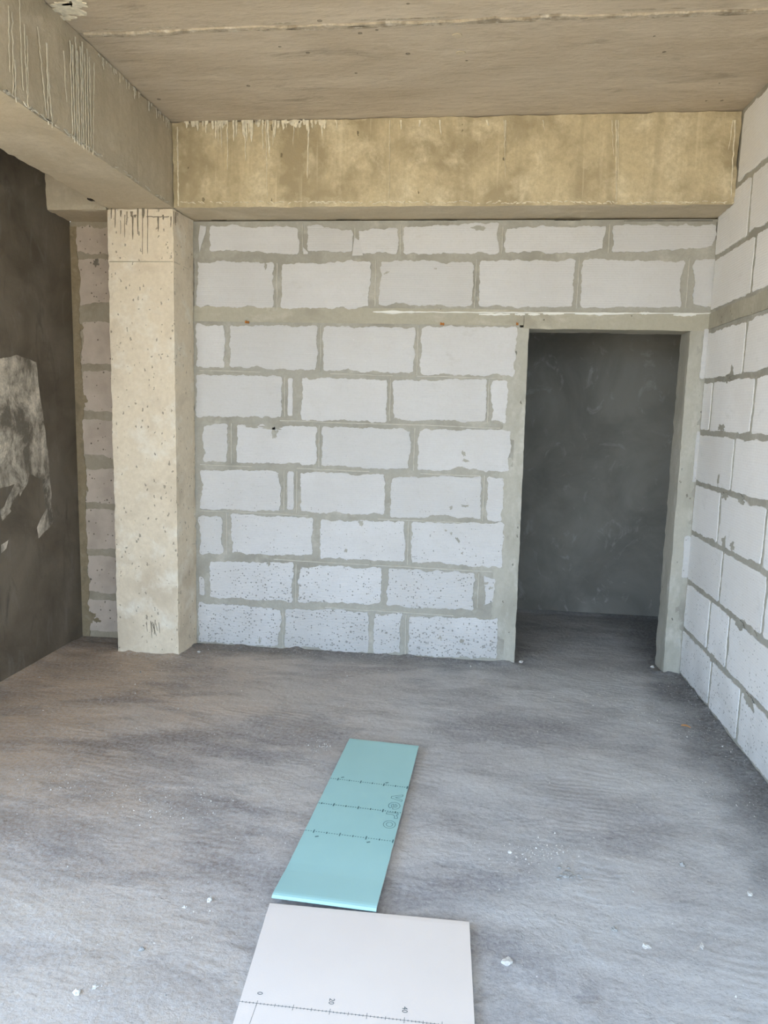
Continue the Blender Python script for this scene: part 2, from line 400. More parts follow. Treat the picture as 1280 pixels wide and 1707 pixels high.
# ---------------------------------------------------------------- floor
def floor_h(x, y):
    h = .006*nz(x, y, 0, 3, 1.3) + .004*nz(x*.6, y*1.6, 5, 4, 4) + .0016*nz(x, y, 2, 3, 16)
    if y <= .2:
        # a little mortar and dirt banked against the feet of the walls
        dist = min(abs(y) if y > -.6 else 9, abs(W-x), abs(x-XW))
        if XL-.12 < x < XC+.12 and -PC-.12 < y < 0:
            dist = min(dist, max(0, -PC-y, x-XC, XL-x))
        door = 2.16 < x < 3.0
        if door: dist = min(abs(W-x), max(.05, min(abs(x-2.12), abs(x-3.04))))
        e = max(0, 1-dist/.10)
        h += e*e*(.010+.050*max(0, nz(x, y, 7, 4, 8)))
    if x < XW+.12: h = min(h, .008)
    if y > -.1 and x < .6: h += -.006
    return h
def make_floor():
    me = bpy.data.meshes.new('floor'); vs = []; fs = []
    xs = [XW-.02+i*.022 for i in range(int((W-XW+.04)/.022)+2)]
    ys = []; y = -5.7
    while y < .24: ys.append(y); y += .03 if y < -3.3 else .018
    nx = len(xs)
    for y in ys:
        for x in xs: vs.append((x, y, floor_h(x, y)))
    for j in range(len(ys)-1):
        for i in range(nx-1): fs.append((j*nx+i, j*nx+i+1, (j+1)*nx+i+1, (j+1)*nx+i))
    b0 = len(vs); xs2 = [1.0+i*.03 for i in range(100)]; ys2 = [ys[-1]+i*.03 for i in range(40)]
    for j, y in enumerate(ys2):
        for x in xs2:
            e = max(0, 1-abs(1.32-y)/.07); vs.append((x, y, (floor_h(x, y) if j else floor_h(x, y)-.001) + e*e*.02))
    n2 = len(xs2)
    for j in range(len(ys2)-1):
        for i in range(n2-1): fs.append((b0+j*n2+i, b0+j*n2+i+1, b0+(j+1)*n2+i+1, b0+(j+1)*n2+i))
    me.from_pydata(vs, [], fs)
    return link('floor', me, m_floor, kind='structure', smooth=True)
floor = make_floor()
boxes('ground', [((-40, -60, -.12), (40, YR-.1, -.06)), ((-40, YR-.1, -.12), (XW-.2, 20, -.06))], m_yard, kind='structure')

# ---------------------------------------------------------------- walls
wb = boxes('wall_back', [((XW-.02, 0, -.05), (2.05, .2, 2.739)), ((2.05, 0, 2.2), (W, .2, 2.739)), ((3.09, 0, -.05), (W, .2, 2.2))], m_mortar, kind='structure')
wr = boxes('wall_right', [((W, YR, -.05), (W+.2, .2, ZT))], m_mortar, kind='structure')
wl = boxes('wall_left', [((XW-.2, -2.8, -.05), (XW, 0.0, ZT)), ((XW-.2, YR, -.05), (XW, -5.4, ZT)), ((XW-.2, -5.4, 2.72), (XW, -2.8, ZT))], m_plaster, kind='structure')
ce = boxes('ceiling', [((XW-.2, YR-.3, ZT), (W+.2, .25, ZT+.2))], m_ceil, kind='structure')
boxes('wall_corridor', [((.9, 1.325, -.05), (3.95, 1.5, 2.75))], m_corr, kind='structure')
boxes('wall_corridor_left', [((.8, .2, -.05), (.98, 1.5, 2.75))], m_corr, kind='structure')
boxes('wall_corridor_right', [((3.55, .2, -.05), (3.75, 1.5, 2.75))], m_corr, kind='structure')
boxes('wall_corridor_front', [((W, .2, -.05), (3.75, .22, 2.75))], m_corr, kind='structure')
boxes('ceiling_corridor', [((.8, .2, 2.75), (3.95, 1.5, 2.9))], m_plaster, kind='structure')
boxes('wall_rear', [((XW-.2, YR-.2, 2.75), (W+.2, YR, ZT))], m_mortar, kind='structure')

# concrete band, door posts
def rb(name, a, b, mat, parent, **k):
    me = bm_mesh(rough_box(a, b, **k)); c = (Vector(a)+Vector(b))/2
    return link(name, me, mat, parent, loc=c)
rb('lintel', (0.0, -.003, 2.128), (2.07, .05, 2.222), m_lintel, wb, res=.03, amp=.003)
rb('lintel', (2.07, -.003, 2.108), (W, .2, 2.212), m_lintel, wb, res=.03, amp=.0035, edge=.004)
rb('lintel', (XW, -.004, 2.128), (XL+.05, .05, 2.222), m_nmortar, wb, res=.03, amp=.003)
rb('lintel', (W+.05-.056, YR, 2.118), (W+.05, -.004, 2.208), m_lintel, wr, res=.04, amp=.004)
def lean(dx):
    return lambda p: Vector((p.x+dx*(2.1-p.z)/2.1, p.y, p.z))
me = bm_mesh(rough_box((1.96, -.001, -.02), (2.106, .2, 2.115), res=.03, amp=.003, edge=.008, warp=lambda p: Vector((p.x+(.018*(2.1-p.z)/2.1 if p.x > 2.05 else 0), p.y, p.z))))
link('door_post', me, m_jamb, wb, loc=(2.03, .1, 1.05))
me = bm_mesh(rough_box((3.042, -.002, -.02), (W-.004, .2, 2.112), res=.03, amp=.003, edge=.009))
link('door_post', me, m_jamb, wb, loc=(3.09, .1, 1.05))

# ---------------------------------------------------------------- blocks of the back wall
# xl, xr, top-left y, top-right y, bottom-left y, bottom-right y, as seen at their faces
rows = {
 'A': [(350,498,376,378,419,424),(512,588,375,380,419,420),(596,663,382,380,421,423),(673,833,379,371,423,423),(842,1010,380,377,422,420),(1020,1192,375,376,421,413)],
 'B': [(329,456,434,438,511,513),(469,617,441,434,514,513),(634,787,435,437,509,511),(799,956,435,433,512,512),(969,1138,432,436,513,512),(1154,1190,433,432,511,510)],
 'C': [(328,375,541,542,612,613),(384,529,543,544,612,618),(539,691,544,545,617,622),(702,859,545,545,624,627)],
 'D': [(328,470,624,627,694,696),(480,488,631,631,693,694),(502,646,629,633,699,704),(654,810,633,632,700,703),(818,845,634,635,703,706)],
 'E': [(338,378,705,706,770,770),(395,528,708,711,771,775),(537,685,711,715,777,782),(696,850,716,717,783,786)],
 'F': [(334,468,783,785,848,853),(479,490,786,786,849,850),(500,641,787,790,854,858),(652,801,795,794,862,866),(812,838,795,796,867,869)],
 'G': [(332,371,860,861,922,922),(386,521,857,863,923,926),(534,675,867,869,931,935),(686,838,871,872,940,946)],
 'H': [(333,341,960,965,990,992),(350,489,935,938,995,1003),(498,635,942,946,1003,1007),(646,790,948,955,1010,1017),(804,827,958,962,1012,1006)],
 'I': [(331,468,1004,1015,1069,1078),(476,615,1015,1016,1079,1088),(624,670,1020,1022,1089,1091),(681,829,1027,1030,1092,1098)],
}
lean_k = {k: i for i, k in enumerate('ABCDEFGHI')}
sd_ = 0; beads = bmesh.new()
def plus(x, y0, y1, r=None): return x
for key, lst in rows.items():
    prev = None
    for (xl, xr, tl, tr, bl, br) in lst:
        sd_ += 1.7
        # verticals converge downwards in the picture, so the face's sides lean with the wall
        k = -(.03*(xl-383)/383 if True else 0)
        def P(x, y, ym):
            xx = x - (x-383)*(y-ym)/9250.0
            p = on(xx, y, 1, 0.0); return (p.x, p.z)
        ym = (tl+bl)/2
        cs = [P(xl, tl, ym), P(xr, tr, ym), P(xr, br, ym), P(xl, bl, ym)]
        small = (xr-xl) < 20
        pts = ragged(cs, .007, .003 if small else .0075, .002 if small else .014, sd_, 17)
        slab('block', pts, back3, .005, -.02, m_block, wb)
        u0 = (cs[0][0]+cs[3][0])/2
        if prev is not None and random.random() < .75:
            u = (prev[0]+u0)/2 + random.uniform(-.003, .003); z0 = cs[3][1]-.006; z1 = cs[0][1]+.008
            n = 12; P3 = [(u+.0025*noise.noise(Vector((u*9, i*.7, 0))), -.001, z0+(z1-z0)*i/n) for i in range(n+1)]
            ribbon(beads, P3, [.009*(.7+.5*noise.noise(Vector((i*.8, u*7, 3)))) for i in range(n+1)], (0, -1, 0), .004)
        prev = ((cs[1][0]+cs[2][0])/2,)
# teeth of block beside the right door post
for (xl, xr, t, b_) in ((1173, 1183, 548, 631), (1161, 1169, 719, 803), (1148, 1155, 800, 802), (1141, 1147, 893, 963)):
    if b_-t < 5: continue
    p = on(xl, t, 1, 0); q = on(xl-(b_-t)*.085, b_, 1, 0)
    pts = ragged([(p.x, p.z), (W-.002, p.z), (W-.002, q.z), (q.x, q.z)], .01, .003, 0, b_)
    slab('block', pts, back3, .005, -.01, m_block, wb)
# small broken piece wedged in the top course, sliver at the left end
p = [on(x, y, 1, 0) for x, y in ((591, 396), (600, 402), (605, 426), (587, 427))]
slab('block', [(q.x, q.z) for q in p], back3, .007, -.01, m_block, wb)
p = [on(x, y, 1, 0) for x, y in ((334, 376), (344, 378), (343, 388), (336, 408), (333, 421), (331, 398))]
slab('block', [(q.x, q.z) for q in p], back3, .005, -.01, m_block, wb)
p = [on(x, y, 1, 0) for x, y in ((505, 412), (514, 421), (513, 424), (506, 424))]
slab('block', [(q.x, q.z) for q in p], back3, .006, -.01, m_block, wb)

# the strip of blocks in the niche left of the column
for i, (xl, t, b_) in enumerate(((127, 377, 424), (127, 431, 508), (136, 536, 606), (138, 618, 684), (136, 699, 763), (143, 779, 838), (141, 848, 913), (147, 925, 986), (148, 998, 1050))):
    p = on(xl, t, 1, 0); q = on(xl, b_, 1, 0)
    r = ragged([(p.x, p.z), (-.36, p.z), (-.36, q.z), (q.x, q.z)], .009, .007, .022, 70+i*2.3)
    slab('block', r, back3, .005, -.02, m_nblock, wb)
# row joints: thin raised lines of squeezed mortar
for zj in [.303*k for k in range(1, 7)]:
    x = .03
    while x < 1.95:
        L = random.uniform(.1, .5)
        if random.random() < .55:
            n = max(3, int(L/.03)); xx = [min(1.96, x+L*i/n) for i in range(n+1)]
            dz = lambda q: -.012*(q/2.0)+.004
            ribbon(beads, [(q, -.001, zj+dz(q)+.003*noise.noise(Vector((q*5, zj*9, 0)))) for q in xx], [.007]*(n+1), (0, -1, 0), .003)
        x += L
link('mortar_bead', bm_mesh(beads), m_bead, wb, kind='stuff')

# white foam line over the lintel
bm = bmesh.new()
a = on(622, 520, 1, 0); b_ = on(1190, 523, 1, 0); n = 90
for (t0, t1, w0) in ((0, .13, .018), (.13, 1, .008)):
    pp = []; ww = []
    m = int((t1-t0)*n)
    for i in range(m+1):
        t = t0+(t1-t0)*i/m; q = a.lerp(b_, t); pp.append((q.x, -.004, q.z+.003*noise.noise(Vector((t*30, 0, 1)))))
        ww.append(max(.003, w0*(1+.8*noise.noise(Vector((t*25, 4, 1))))*(.3 if t0 == 0 and i in (0, m) else 1)))
    ribbon(bm, pp, ww, (0, -1, 0), .006)
for (x0, x1, y) in ((798, 850, 524), (858, 875, 524), (880, 900, 524), (905, 940, 523), (958, 1040, 523), (1122, 1160, 525), (1065, 1085, 522)):
    n = 10; pp = [on(x0+(x1-x0)*i/n, y+1.2*noise.noise(Vector((i*.9, x0, 0))), 1, -.004) for i in range(n+1)]
    ribbon(bm, pp, [.016*(.4+.6*math.sin(math.pi*(i+.3)/(n+.6)))*(1+.5*noise.noise(Vector((i*1.3, x0, 5)))) for i in range(n+1)], (0, -1, 0), .004)
link('foam_line', bm_mesh(bm), m_foam, wb)
# mortar smears on the block faces
def blob(name, x, y, rx, ry, seed, mat, parent, ax=1, v=0.0, d=.0065, jag=.55, rot=0):
    c = on(x, y, ax, v); pts = []
    for i in range(34):
        a = i/34*2*math.pi; r = 1+jag*noise.noise(Vector((math.cos(a)*1.7, math.sin(a)*1.7, seed)))*1.6+.25*noise.noise(Vector((math.cos(a)*5, math.sin(a)*5, seed+3)))
        u, w = rx*r*math.cos(a), ry*r*math.sin(a)
        u, w = u*math.cos(rot)-w*math.sin(rot), u*math.sin(rot)+w*math.cos(rot)
        pts.append(((c.x if ax == 1 else c.y)+u, c.z+w))
    f = {1: back3, 0: right3}[ax]
    slab(name, pts, f, d, d-.003, mat, parent)
for x, y, rx, ry, sd1, rot in ((455, 712, .075, .016, 1, 0), (458, 722, .018, .03, 2, 0), (420, 709, .05, .012, 3, 0), (772, 756, .010, .022, 4, .5), (776, 768, .022, .008, 5, -.2),
        (752, 846, .012, .010, 6, 0), (775, 843, .020, .008, 7, 0), (763, 900, .010, .018, 8, .6), (752, 889, .007, .010, 11, .5), (743, 884, .008, .005, 12, -.5), (770, 922, .006, .006, 13, 0),
        (577, 917, .010, .012, 14, 0), (443, 444, .008, .015, 15, 0), (770, 1068, .014, .014, 16, 0), (734, 1062, .008, .010, 17, 0), (602, 872, .016, .018, 18, 0), (617, 940, .006, .020, 20, 0),
        (448, 938, .012, .016, 21, 0), (510, 941, .020, .012, 22, 0), (810, 972, .012, .008, 23, -.6), (818, 980, .010, .008, 24, 0), (433, 1068, .007, .02, 25, 0), (800, 381, .04, .014, 26, 0), (859, 375, .05, .012, 28, 0),
        (644, 455, .014, .006, 29, .5), (726, 448, .008, .004, 30, 0)):
    blob('mortar_smear', x, y, rx, ry, sd1, m_mortar, wb, rot=rot)
blob('mortar_smear', 161, 439, .022, .022, 40, m_plaster, wb)
for x, y, rx, ry, s_ in ((128, 470, .02, .06, 41), (138, 668, .035, .06, 43), (140, 815, .04, .06, 44), (140, 935, .04, .06, 45), (152, 1028, .04, .05, 46), (163, 1034, .03, .025, 49), (135, 545, .02, .04, 47), (136, 1048, .04, .04, 51)):
    blob('mortar_smear', x, y, rx*.8, ry*.7, s_, m_brown, wb, d=.0072)
zz_ = [-.01+.02*i for i in range(137)]
pr = [(XW-.01, zz_[0])]+[(XW+.052+.028*noise.noise(Vector((z*4, 2, 2)))+.018*noise.noise(Vector((z*14, 2, 7)))+.008*noise.noise(Vector((z*45, 1, 7))), z) for z in zz_]+[(XW-.01, zz_[-1])]
slab('plaster_edge', pr, back3, .0062, -.002, m_brown, wb, fan=False)
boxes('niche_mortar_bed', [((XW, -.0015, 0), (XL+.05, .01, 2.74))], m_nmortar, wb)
# dark settlement cracks along the beam, the corner and the column
ck = bmesh.new()
for x0, x1, y in ((352, 378, 367), (560, 600, 367), (690, 762, 367), (924, 968, 367), (1040, 1188, 368)):
    n = 10; ribbon(ck, [on(x0+(x1-x0)*i/n, y+.6*noise.noise(Vector((i, x0, 0))), 1, -.0015) for i in range(n+1)], [.003+.005*abs(noise.noise(Vector((i*.8, x0, 4)))) for i in range(n+1)], (0, -1, 0), .0006)
for x0, y0, y1, x1 in ((1195, 370, 424, 1193), (323, 430, 520, 323), (322, 600, 760, 325), (324, 985, 1070, 326)):
    n = 14; ribbon(ck, [on(x0+(x1-x0)*i/n, y0+(y1-y0)*i/n, 1, -.0015)+Vector((.002*noise.noise(Vector((i*.8, y0, 0))), 0, 0)) for i in range(n+1)], [.002+.004*abs(noise.noise(Vector((i*.9, x0, 4)))) for i in range(n+1)], (0, -1, 0), .0006)
link('crack_shade_line', bm_mesh(ck), simple('dark_wall_crack', (.07, .06, .045)), wb, kind='stuff')
# rusty stubs of tie wire under the band
for x, y in ((412, 537), (737, 540), (862, 540)):
    c = on(x, y, 1, -.004); w = .012 if x < 800 else .006
    boxes('rusty_stub', [((c.x-w, -.012, c.z-.007), (c.x-w*.2, 0, c.z+.008)), ((c.x+w*.2, -.011, c.z-.008), (c.x+w, 0, c.z+.006)), ((c.x-w, -.009, c.z-.003), (c.x+w, 0, c.z+.003))], m_rust, wb)

# ---------------------------------------------------------------- blocks of the right wall
H = .303
rj = {0: [-.562, -.998], 1: [-.458, -.765], 2: [-.584, -1.176], 3: [-.471, -1.097], 4: [-.605], 5: [-.175, -.809], 6: [-.623]}
def run(first, y0=-.004, yend=-4.6):
    ys = [y0]+list(first)
    while ys[-1] > yend: ys.append(ys[-1]-.605)
    return ys
rbeads = bmesh.new()
def rrow(z0, z1, ys, s0):
    for i in range(len(ys)-1):
        ya, yb = ys[i], ys[i+1]
        g = .016
        a = ya-(g if i else .006); b = yb+g
        pts = ragged([(a, z1-.015), (b, z1-.015), (b, z0+.015), (a, z0+.015)], .010 if i < 4 else .03, .005, .010, s0+i*3.1)
        slab('block', pts, right3, .005, -.02, m_blockR, wr)
        n = 10
        if i < 3 and i+1 < len(ys):
            ribbon(rbeads, [(W+.001, yb+.003*noise.noise(Vector((k*.6, yb, z0))), z0+.01+(z1-z0-.02)*k/n) for k in range(n+1)], [.009]*(n+1), (-1, 0, 0), .004)
for k, f in rj.items():
    rrow(k*H+(0.01 if k == 0 else 0), (k+1)*H - (0.012 if k == 6 else 0), run(f), 200+k*17)
rrow(2.212, 2.518, run([-.64]), 400)
rrow(2.518, 2.84, run([-.511]), 430)
rrow(2.84, 3.215, run([-.80], y0=-PC-.02), 460)
link('mortar_bead', bm_mesh(rbeads), m_mortar, wr, kind='stuff')
for x, y, rx, ry, s_ in ((1213, 632, .05, .018, 61), (1222, 618, .02, .03, 62), (1205, 713, .06, .018, 63), (1199, 800, .012, .03, 64), (1210, 826, .05, .02, 65), (1238, 834, .04, .02, 66), (1208, 904, .03, .03, 67), (1222, 910, .03, .02, 70),
                       (1234, 1040, .05, .02, 68), (1253, 1052, .05, .018, 71), (1190, 1098, .05, .02, 69), (1250, 1170, .06, .03, 72)):
    blob('mortar_smear', x, y, rx, ry, s_, m_mortar, wr, ax=0, v=W)
# dust and splashed mortar banked along the foot of the right wall, rough render strips at the beam end
# ---------------------------------------------------------------- column and beams
def colwarp(p):
    q = p.copy()
    if q.x > XC-.01: q.x = XC + max(0, (q.y+PC)/PC)*.018 if q.y < 0 else 0
    if q.z > 2.395: q.x += .003 if q.x < -.2 else .002
    return q
column = link('column', bm_mesh(rough_box((XL, -PC, -.03), (XC, -.001, ZB-.002), res=.03, amp=.0028, edge=.008, warp=colwarp)), m_col, loc=(-.226, -.13, 0))
tag(column, 'pale square concrete column with dark drips near its top, left of the block wall', 'column')
cbj = bmesh.new(); zs = on(230, 436, 1, -PC).z
ribbon(cbj, [(XL+.01+i*.04, -PC-.0005, zs+.0015*noise.noise(Vector((i, 0, 0)))) for i in range(11)], [.006]*11, (0, -1, 0), .003)
ribbon(cbj, [(XC+.001+.015*i/5, -PC+i*.05, zs-.002*i) for i in range(5)], [.006]*5, (1, 0, 0), .003)
link('pour_joint', bm_mesh(cbj), m_beamL, column)
db = bmesh.new()
def drip(bm, x, y0, y1, w, ax, v, nrm, th=.0015, wob=.002, dx=0.0, bulb=1.3):
    n = max(4, int(abs(y1-y0)/8)); pp = []; ww = []
    for i in range(n+1):
        t = i/n; q = on(x+dx*t, y0+(y1-y0)*t, ax, v); k = wob*noise.noise(Vector((i*.7, x*.37, y0)))
        if ax == 1: q.x += k
        else: q.y += k
        pp.append(q); ww.append(w*(1.5-.9*t)*(1+.5*noise.noise(Vector((i*.9, x, 2))))*(bulb if i == n-1 else 1)*(.4 if i == n else 1))
    ribbon(bm, pp, ww, nrm, th)
for X, a, b_, w in ((455,90,185,.006),(490,100,265,.005),(540,110,170,.008),(575,150,350,.003),(595,120,215,.006),(645,160,370,.007),(690,90,320,.007),(733,110,500,.0035),(778,100,495,.004),(872,165,300,.007),(985,165,260,.005),(635,120,170,.012),(665,150,175,.012),(740,90,180,.014),(915,150,195,.007),(538,200,320,.002)):
    drip(db, 100+X/5.333, 330+a/5.333, 330+b_/5.333, w, 1, -PC-.002, (0, -1, 0))
for i in range(26):
    x = random.uniform(289, 324); drip(db, x, 352+(x-289)*.42, 362+(x-289)*.42+random.uniform(5, 26), random.uniform(.003, .007), 0, XC+.003, (1, 0, 0), wob=.004)
ribbon(db, [on(100+X/5.333, 330+166/5.333+random.uniform(-.6, .6), 1, -PC-.002) for X in range(770, 990, 20)], [.005]*11, (0, -1, 0), .0015)
for i in range(9):
    x = random.uniform(244, 272); drip(db, x, 1033+random.uniform(0, 8), 1045+random.uniform(5, 22), .0025, 1, -PC-.002, (0, -1, 0), dx=random.uniform(-4, 8))
link('dark_drip', bm_mesh(db), m_drip, column, kind='stuff')

def two_mat(bm, mats_fn):
    for f in bm.faces: f.material_index = mats_fn(f)
def beam(name, a, b, side, label, **kw):
    bm = rough_box(a, b, **kw); bmesh.ops.recalc_face_normals(bm, faces=bm.faces)
    for f in bm.faces: f.material_index = 1 if f.normal.z < -.6 else 0
    me = bpy.data.meshes.new(name); bm.to_mesh(me); bm.free()
    return tag(link(name, me, [side, m_soff], loc=((a[0]+b[0])/2, (a[1]+b[1])/2, a[2])), label, 'beam')
bback = beam('concrete_beam', (XC+.002, -PC, ZB), (W-.003, .2, ZT-.003), m_beam, 'yellowish concrete beam with white lime runs, spanning above the block wall and doorway', res=.035, amp=.004, edge=.008)
bleft = beam('concrete_beam', (XL, YR, ZB), (XC-.001, -.003, ZT-.003), m_beamL, 'grey concrete beam running from the column towards the viewer, white streaks on its side', res=.04, amp=.004, edge=.008)
bstub = beam('concrete_beam', (XW+.002, -PC, ZB-.008), (XL-.003, .2, ZT-.003), m_beamL, 'short concrete beam end between the dark plastered wall and the column', res=.03, amp=.004, edge=.010)
hole = on(163, 333, 2, ZB)
bm = bmesh.new(); bmesh.ops.create_icosphere(bm, subdivisions=2, radius=1)
for v in bm.verts: v.co = Vector((v.co.x*.022, v.co.y*.03, v.co.z*.006)) * (1+.5*noise.noise(v.co*2)) + Vector((XL+.004, hole.y, ZB+.002))
link('honeycomb_void', bm_mesh(bm), NB('void_shadow_concrete').col((.02, .016, .012), 1), bleft)
# lime runs
lb = bmesh.new()
for x, y1, w in ((310, 214, .012), (322, 212, .014), (327, 216, .010), (343, 222, .007), (354, 216, .013), (359, 232, .009), (363, 236, .006), (368, 246, .005), (379, 284, .0055), (389, 236, .010), (393, 228, .008), (405, 230, .016), (410, 236, .010), (407, 268, .006), (417, 238, .011), (421, 232, .007),
                 (437, 250, .006), (446, 262, .010), (443, 330, .0035), (456, 246, .005), (459, 230, .010), (475, 206, .014), (490, 242, .005), (497, 208, .012), (514, 298, .007), (511, 218, .014), (519, 214, .010), (535, 228, .009), (538, 214, .010), (560, 215, .006), (668, 216, .008), (700, 212, .010), (733, 225, .007), (812, 210, .008), (843, 236, .004), (905, 218, .004),
                 (1027, 336, .004), (1030, 300, .003), (1020, 260, .003), (1226, 330, .006), (1222, 250, .004), (840, 296, .003), (650, 330, .003)):
    drip(lb, x, 200, y1, w, 1, -PC-.004, (0, -1, 0), th=.002, wob=.006, dx=random.uniform(-2, 3) if x < 1200 else -8)
for i in range(60):
    x = random.uniform(300, 545); x += 6*math.sin(x*.11); drip(lb, x, 199+random.uniform(0, 3), 203+abs(random.gauss(0, 7))+random.uniform(0, 2), random.uniform(.004, .022), 1, -PC-.004, (0, -1, 0), th=.0015, wob=.005)
ribbon(lb, [(XC+.035+.004*noise.noise(Vector((i*.6, 1, 1))), -PC-.003, ZB+.01+i*.02) for i in range(23)], [.008*(1+.9*noise.noise(Vector((i*.9, 3, 1)))) for i in range(23)], (0, -1, 0), .002)
for x0 in range(300, 1225, 5):
    if random.random() < .75:
        y = 338+1.5*noise.noise(Vector((x0*.02, 2, 2))); p, q = on(x0, y+random.uniform(-3, 2), 1, -PC-.003), on(x0+random.uniform(4, 10), y+random.uniform(-3, 2), 1, -PC-.003)
        ribbon(lb, [p, p.lerp(q, .5)+Vector((0, 0, .002)), q], [.003, random.uniform(.003, .008), .003], (0, -1, 0), .002)
link('lime_run', bm_mesh(lb), m_lime, bback, kind='stuff')
lb = bmesh.new(); XF = XC+.003
for x, y0, y1, w, dx in ((63, 45, 195, .005, 14), (78, 72, 208, .012, 3), (80, 120, 214, .008, 8), (106, 85, 170, .006, 5), (117, 68, 232, .008, 4), (121, 75, 238, .010, 4), (126, 62, 240, .007, 3), (129, 85, 243, .012, 4), (134, 78, 246, .009, 3), (137, 70, 249, .010, 3), (141, 90, 250, .006, 3), (145, 82, 254, .006, 3), (149, 95, 250, .009, 3), (157, 105, 258, .005, -2),
                        (14, 10, 120, .007, 2), (20, 20, 160, .005, 2), (32, 0, 150, .005, 6), (40, 40, 176, .006, 6), (45, 60, 180, .004, 2), (25, 100, 170, .008, 1)):
    drip(lb, x, y0, y1, w*.75, 0, XF, (1, 0, 0), th=.002, wob=.008, dx=dx)
for i in range(90):
    t = random.random(); x = 4+t*280; y = 149+.685*x; p = on(x, y-random.uniform(0, 7), 0, XF); q = on(x+random.uniform(3, 9), y+random.uniform(0, 4)-2, 0, XF)
    if random.random() < (.9 if x < 170 else .5): ribbon(lb, [p, p.lerp(q, .5), q], [.004, random.uniform(.005, .012), .004], (1, 0, 0), .002)
for i in range(40):
    x = random.uniform(160, 284); drip(lb, x, -70+.936*x+6, -70+.936*x+random.uniform(8, 26), random.uniform(.004, .008), 0, XF, (1, 0, 0), wob=.005)
link('lime_run', bm_mesh(lb), m_limeL, bleft, kind='stuff')

# ---------------------------------------------------------------- ceiling pour joint and flaking
cb = bmesh.new()
for rep, (yo, wd_, th) in enumerate(((0, .034, .012), (.026, .016, .006), (-.03, .020, .006), (-.055, .012, .004))):
    n = 130; pp = []; ww = []
    for i in range(n+1):
        x = XC+.02+(W-XC-.03)*i/n
        pp.append((x, -1.275+yo+.014*noise.noise(Vector((x*2.2, rep, 0)))+.007*noise.noise(Vector((x*14, rep, 3))), ZT)); ww.append(max(.002, wd_*(.9+1.5*noise.noise(Vector((x*7, rep, 8)))+.7*noise.noise(Vector((x*40, rep, 8))))))
    ribbon(cb, pp, ww, (0, 0, -1), th)
link('pour_ridge', bm_mesh(cb), m_ridge, ce, kind='stuff')
cb = bmesh.new()
for x0 in [XC+.1+.13*i for i in range(24)]:
    if random.random() < .8:
        L = random.uniform(.05, .22); n = 12
        ribbon(cb, [(x0+L*i/n, -1.252+.014*noise.noise(Vector(((x0+L*i/n)*2.2, 0, 0)))+.004*noise.noise(Vector((i, x0, 0))), ZT-.002) for i in range(n+1) if x0+L < W-.02], [random.uniform(.002, .007) for i in range(n+1)], (0, 0, -1), .003) if x0+L < W-.02 else None
link('crack_shade_line', bm_mesh(cb), m_ridge_shade, ce, kind='stuff')  # dark strips draw the shadow line beside the pour ridge
# formwork offset: the strip nearer the viewer was cast a few millimetres lower
me = bm_mesh(rough_box((XC, YR, ZT-.006), (W-.001, -1.288, ZT+.01), res=.06, amp=.0015))
link('cast_strip', me, m_ceil, ce, loc=(1.5, -3.4, ZT))
for x, y, rx, ry, s_ in ((112, 14, .06, .05, 1), (104, 30, .05, .02, 4), (125, 5, .05, .03, 6)):
    c = on(x, y, 2, ZT-.008); pts = []
    for i in range(40):
        a = i/40*2*math.pi; r = 1+.9*noise.noise(Vector((math.cos(a)*1.8, math.sin(a)*1.8, s_)))+.3*noise.noise(Vector((math.cos(a)*6, math.sin(a)*6, s_)))
        pts.append((c.x+rx*r*math.cos(a), c.y+ry*r*math.sin(a)))
    slab('paint_flake', pts, lambda u, v, d: Vector((u, v, ZT-.006-d)), .004, -.002, m_lime, ce)
for x, y in ((762, 59), (768, 88)):
    c = on(x, y, 2, ZT-.001); pts = [(c.x+.022*math.cos(a)*(1+.4*noise.noise(Vector((math.cos(a)*3, math.sin(a)*3, x)))), c.y+.016*math.sin(a)) for a in [i/16*2*math.pi for i in range(16)]]
    slab('chip_mark', pts, lambda u, v, d: Vector((u, v, ZT-d)), .003, -.002, m_soff, ce)

# ---------------------------------------------------------------- pale mottled patch on the left wall
def wpts(lst): return [(on(x, y, 0, XW).y, on(x, y, 0, XW).z) for x, y in lst]
def jag(poly, step=.02, amp=.012, seed=1):
    out = []
    for i in range(len(poly)):
        p, q = poly[i], poly[(i+1) % len(poly)]; L = math.hypot(q[0]-p[0], q[1]-p[1]); m = max(1, int(L/step))
        for k in range(m):
            t = k/m; x = p[0]+(q[0]-p[0])*t; y = p[1]+(q[1]-p[1])*t
            out.append((x+amp*noise.noise(Vector((x*12, y*12, seed))), y+amp*noise.noise(Vector((x*12, y*12, seed+5)))))
    return out
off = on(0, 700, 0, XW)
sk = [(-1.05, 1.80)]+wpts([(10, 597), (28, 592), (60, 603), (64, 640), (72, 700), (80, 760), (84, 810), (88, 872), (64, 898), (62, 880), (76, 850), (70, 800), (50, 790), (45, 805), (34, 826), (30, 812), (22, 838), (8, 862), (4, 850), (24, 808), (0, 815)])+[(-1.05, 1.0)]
slab('pale_patch', jag(sk), left3, .0015, -.004, m_pale, wl, fan=False)
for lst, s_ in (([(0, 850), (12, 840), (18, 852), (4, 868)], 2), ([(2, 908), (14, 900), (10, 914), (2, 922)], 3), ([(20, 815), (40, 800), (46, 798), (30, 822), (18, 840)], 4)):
    slab('pale_patch', jag(wpts(lst), .015, .005, s_), left3, .0018, -.004, m_pale, wl)

